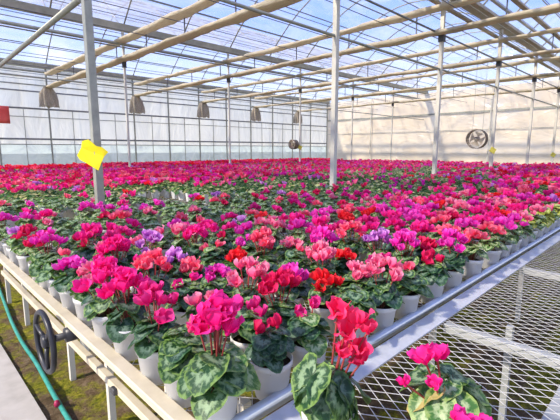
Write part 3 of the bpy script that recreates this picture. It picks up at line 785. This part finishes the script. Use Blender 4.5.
# ------------------------------------------------------------ two plants on the empty bench
def hero(name, label, X, Y, zz, scale, leaves, blooms, color, lmats):
    t = thing(name, label, 'potted plant', (X, Y, zz))
    p = link('pot', pot_me, t); link('soil', soil_me, t)
    mb = MB(); rnd = random.Random(int(X*1000))
    for az, rr, h, tl, sz, mi in leaves:
        az = math.radians(az); base = Vector((rr*math.cos(az), rr*math.sin(az), h))
        leaf(mb, base, az+rnd.uniform(-.15, .15), math.radians(tl), sz, mi, rnd, 6, 26)
        mb.tube([(.01*math.cos(az), .01*math.sin(az), .11), (rr*.6*math.cos(az), rr*.6*math.sin(az), .11+(h-.11)*.7), base], .0022, 6, 4, False)
    mb.build('foliage', lmats, t, True)
    for q, (dx, dy, z, s, a) in enumerate(blooms):
        me = bloom_mb(900+q+int(X*10), .050, .019).mesh('bloom', [PM[color]], True)
        b = link('bloom', me, t, (dx, dy, z)); b.rotation_euler.z = a; b.scale = (s,)*3
        mb = MB(); R = Matrix.Rotation(-a, 3, 'Z')
        mb.tube([R @ ((Vector(v)-Vector((dx, dy, z)))/s) for v in stem_pts(dx, dy, z, rnd)], .0026/s, 8, 0, False); mb.build('stem', M['stem'], b, True)
    return t
LM = [M['leafA'], M['leafC'], M['leafB'], M['leaf_old'], M['petiole']]
def rel(px, py, z, X, Y): a, b = onz(px, py, z); return (a-X, b-Y, z-.778)
X, Y = .735, .575
hero('potted_cyclamen', 'tall coral red cyclamen with big marbled leaf in front of the tube rail', X, Y, .778, 1,
     [(165,.050,.225,48,.088,0),(225,.045,.20,62,.080,2),(255,.05,.19,60,.072,0),(140,.06,.19,50,.07,2),(205,.05,.165,58,.06,0),(120,.05,.20,30,.062,1),(235,.05,.145,75,.05,1),(300,.045,.175,62,.085,2),(330,.06,.195,40,.085,2),(15,.05,.19,35,.065,0),
      (60,.05,.18,30,.055,0),(90,.055,.19,30,.05,1),(-20,.02,.225,15,.045,0),(270,.05,.145,60,.06,0),(180,.045,.14,70,.06,1),(-45,.06,.15,60,.07,0),(150,.01,.235,5,.042,1)],
     [rel(338,312,1.14,X,Y)+(1.1,0), rel(358,324,1.12,X,Y)+(1.1,1.1), rel(345,334,1.09,X,Y)+(1.0,2.1), rel(368,332,1.10,X,Y)+(.75,3.0), rel(358,350,1.05,X,Y)+(1.0,4.1),
      rel(341,354,1.04,X,Y)+(.95,5.0), rel(362,362,1.02,X,Y)+(.8,.6)], 'coral red', LM)
X, Y = .93, .36
hero('potted_cyclamen', 'pink cyclamen with round pale leaves at the bottom edge on the empty bench', X, Y, .778, 1,
     [(215,.06,.175,35,.085,1),(180,.07,.175,35,.075,1),(150,.05,.185,25,.070,3),(120,.06,.195,20,.06,0),(90,.06,.20,20,.055,0),(45,.05,.195,18,.07,0),(0,.05,.19,20,.085,2),(-30,.06,.185,30,.085,0),
      (-70,.06,.17,40,.08,1),(250,.06,.16,50,.07,0),(70,.02,.215,5,.045,1),(-20,.02,.22,5,.05,0),(200,.02,.215,8,.05,1)],
     [rel(425,362,1.06,X,Y)+(.85,0), rel(437,358,1.07,X,Y)+(.9,2.0), rel(405,385,1.01,X,Y)+(.55,1.0), rel(435,386,1.01,X,Y)+(.65,3.0), rel(459,424,1.02,X,Y)+(.95,4.1), rel(486,430,1.0,X,Y)+(.7,5.0)], 'hot pink', LM)

# ------------------------------------------------------------ all remaining plants: one countless mass
def template(seed, nleaf, nbloom, lvl):
    rnd = random.Random(seed); V = []; F = []; K = []; # K: 0 pot, 1 leaf, 2 petal, shade
    def quad(a, b, c, d, kind, sh): o = len(V); V.extend([a, b, c, d]); F.append((o, o+1, o+2, o+3)); K.append((kind, sh))
    ns = 8 if lvl == 0 else 5
    for k in range(ns):
        a, b = 2*PI*k/ns, 2*PI*(k+1)/ns
        quad((.05*math.cos(a), .05*math.sin(a), 0), (.05*math.cos(b), .05*math.sin(b), 0), (.068*math.cos(b), .068*math.sin(b), PH), (.068*math.cos(a), .068*math.sin(a), PH), 0, 1)
    for i in range(nleaf):
        q = (i+.5)/nleaf; az = i*2.399+rnd.uniform(-.3, .3); r = .10*q**.6; h = PH+.08*(1-q**1.6)*rnd.uniform(.7, 1.1)+.005
        s = .062*rnd.uniform(.8, 1.25); tl = .1+.8*q; c, sn = math.cos(az), math.sin(az); w = s*.72
        b0 = (r*.55*c, r*.55*sn, h); tip = ((r*.55+s*1.15*math.cos(tl))*c, (r*.55+s*1.15*math.cos(tl))*sn, h-s*1.15*math.sin(tl)); mc = ((r*.55+s*.5)*c, (r*.55+s*.5)*sn, h-s*.5*math.sin(tl))
        L = (mc[0]-w*sn, mc[1]+w*c, mc[2]-.004); R = (mc[0]+w*sn, mc[1]-w*c, mc[2]-.010)
        sh = rnd.random(); M0 = (mc[0], mc[1], mc[2]+.008)
        if lvl == 0: quad(b0, M0, tip, L, 1, sh); quad(b0, R, tip, M0, 1, rnd.random())
        else: quad(b0, R, tip, L, 1, sh)
    for x, y, z, s, a in cluster(seed+3, nbloom, .25 if lvl == 0 else .235, .17, .056):
        m = 4 if lvl == 0 else 3; s *= 1.0 if lvl == 0 else 1.12
        for p in range(m):
            t = a+2*PI*p/m; c, sn = math.cos(t), math.sin(t); w = .018*s; r0, r1 = .006, .026*s; zz = z+.040*s*rnd.uniform(.8, 1.2)
            quad((x+r0*c-w*.7*-sn, y+r0*sn-w*.7*c, z-.004), (x+r0*c+w*.7*-sn, y+r0*sn+w*.7*c, z-.002), (x+r1*c+w*-sn, y+r1*sn+w*c, zz), (x+r1*c-w*-sn, y+r1*sn-w*c, zz-.004), 2, rnd.random())
    return np.array(V, np.float32), np.array([k for k, _ in K]), np.array([s for _, s in K], np.float32)
TPL = {}
for lvl in (0, 1):
    for nb in (0, 2, 5, 8, 11):
        for v in range(4): TPL[lvl, nb, v] = template(v*7+nb+lvl*100, 14 if lvl == 0 else 9, nb if lvl == 0 else int(nb*.8+.5), lvl)
LG = np.array([(.04,.12,.035),(.09,.20,.05),(.06,.15,.05),(.20,.30,.09),(.42,.48,.24),(.55,.52,.24)], np.float32)
VV = []; CC = []
def snap(n): return min((0,2,5,8,11), key=lambda k: abs(k-n))
for s in rest:
    lvl = 0 if s['d'] < 10 else 1
    V0, K0, S0 = TPL[lvl, snap(s['n']), rp.randrange(4)]
    a = rp.uniform(0, 6.28); sc = rp.uniform(.92, 1.12); c, sn = math.cos(a)*sc, math.sin(a)*sc
    P_ = np.empty_like(V0); P_[:,0] = V0[:,0]*c-V0[:,1]*sn+s['X']; P_[:,1] = V0[:,0]*sn+V0[:,1]*c+s['Y']; P_[:,2] = V0[:,2]*sc+ZM
    VV.append(P_)
    yel = s['col'] == 'pale yellow'
    A, B = (np.array(q, np.float32) for q in FLOW[s['col']])
    col = np.empty((len(K0), 3), np.float32)
    col[K0 == 0] = (.82,.82,.80)
    col[K0 == 1] = LG[(S0[K0 == 1]*5.99).astype(int)]*rp.uniform(.8, 1.25)
    if yel: col[K0 == 1] = (.55,.55,.12)
    col[K0 == 2] = A+(B-A)*(S0[K0 == 2][:, None])*.8
    CC.append(np.repeat(np.repeat(col, 1, 0), 4, 0))
VV = np.concatenate(VV); CC = np.concatenate(CC); nq = len(VV)//4
me = bpy.data.meshes.new('distant_cyclamens'); me.vertices.add(len(VV)); me.vertices.foreach_set('co', VV.ravel())
me.loops.add(nq*4); me.loops.foreach_set('vertex_index', np.arange(nq*4, dtype=np.int32))
me.polygons.add(nq); me.polygons.foreach_set('loop_start', np.arange(0, nq*4, 4, dtype=np.int32))
try: me.polygons.foreach_set('loop_total', np.full(nq, 4, np.int32))
except Exception: pass
me.update(calc_edges=True); me.validate()
ca = me.color_attributes.new('Col', 'FLOAT_COLOR', 'POINT')
ca.data.foreach_set('color', np.concatenate([CC, np.ones((len(CC), 1), np.float32)], 1).ravel())
me.materials.append(M['stuff'])
o = link('distant_cyclamens', me); o['kind'] = 'stuff'
tag(o, 'mass of pink and red potted cyclamens filling the benches to the walls', 'potted plants')
print('stuff quads', nq)

# ------------------------------------------------------------ light
w = bpy.data.worlds.new('sky'); scene.world = w; w.use_nodes = True; nt = w.node_tree; nt.nodes.clear()
out = N(nt, 'ShaderNodeOutputWorld'); bg = N(nt, 'ShaderNodeBackground')
tc = N(nt, 'ShaderNodeTexCoord'); mp = N(nt, 'ShaderNodeMapping'); mp.inputs['Scale'].default_value = (1, 1, 2.2)
nt.links.new(tc.outputs['Generated'], mp.inputs['Vector'])
nz = N(nt, 'ShaderNodeTexNoise'); nz.inputs['Scale'].default_value = 2.6; nz.inputs['Detail'].default_value = 8; nz.inputs['Roughness'].default_value = .55; nz.inputs['Distortion'].default_value = .4
nt.links.new(mp.outputs['Vector'], nz.inputs['Vector'])
cr = N(nt, 'ShaderNodeValToRGB'); cr.color_ramp.elements[0].position = .49; cr.color_ramp.elements[1].position = .72
nt.links.new(nz.outputs['Fac'], cr.inputs['Fac'])
sp = N(nt, 'ShaderNodeSeparateXYZ'); nt.links.new(tc.outputs['Generated'], sp.inputs[0])
gr = N(nt, 'ShaderNodeValToRGB'); e = gr.color_ramp.elements
e[0].position = -0.0; e[0].color = (.95,.93,.90,1); e[1].position = .6; e[1].color = (.10,.22,.80,1)
x = e.new(.12); x.color = (.60,.72,.98,1); x = e.new(.28); x.color = (.20,.37,.94,1)
nt.links.new(sp.outputs['Z'], gr.inputs['Fac'])
mx = N(nt, 'ShaderNodeMix', data_type='RGBA'); nt.links.new(cr.outputs['Color'], mx.inputs[0]); nt.links.new(gr.outputs['Color'], mx.inputs[6]); mx.inputs[7].default_value = (1.10,1.04,.95,1)
nt.links.new(mx.outputs[2], bg.inputs['Color']); bg.inputs['Strength'].default_value = 1.45
nt.links.new(bg.outputs[0], out.inputs['Surface'])
sl = bpy.data.lights.new('sun', 'SUN'); sl.energy = 5.4; sl.angle = .05; sl.color = (1, .90, .76)
so = bpy.data.objects.new('sun', sl); COL.objects.link(so)
dirv = Vector((.86, -.22, -.62)); so.rotation_euler = dirv.to_track_quat('-Z', 'Y').to_euler()

cam = bpy.data.cameras.new('camera'); co = bpy.data.objects.new('camera', cam); COL.objects.link(co)
cam.sensor_fit = 'HORIZONTAL'; cam.sensor_width = 36; cam.lens = FPX/560*36; cam.clip_start = .05; cam.clip_end = 500
co.location = (0, 0, CAM_H)
f = Vector((math.cos(YAW)*math.cos(PITCH), math.sin(YAW)*math.cos(PITCH), -math.sin(PITCH)))
co.rotation_euler = f.to_track_quat('-Z', 'Y').to_euler()
scene.camera = co
vs = scene.view_settings
try: scene.display_settings.display_device = 'sRGB'
except Exception: pass
vs.view_transform = 'Standard'; vs.look = 'None'; vs.gamma = 1; vs.exposure = 0.2; vs.use_curve_mapping = False
cy = scene.cycles; cy.transparent_max_bounces = 12; cy.max_bounces = 6; cy.sample_clamp_indirect = 6
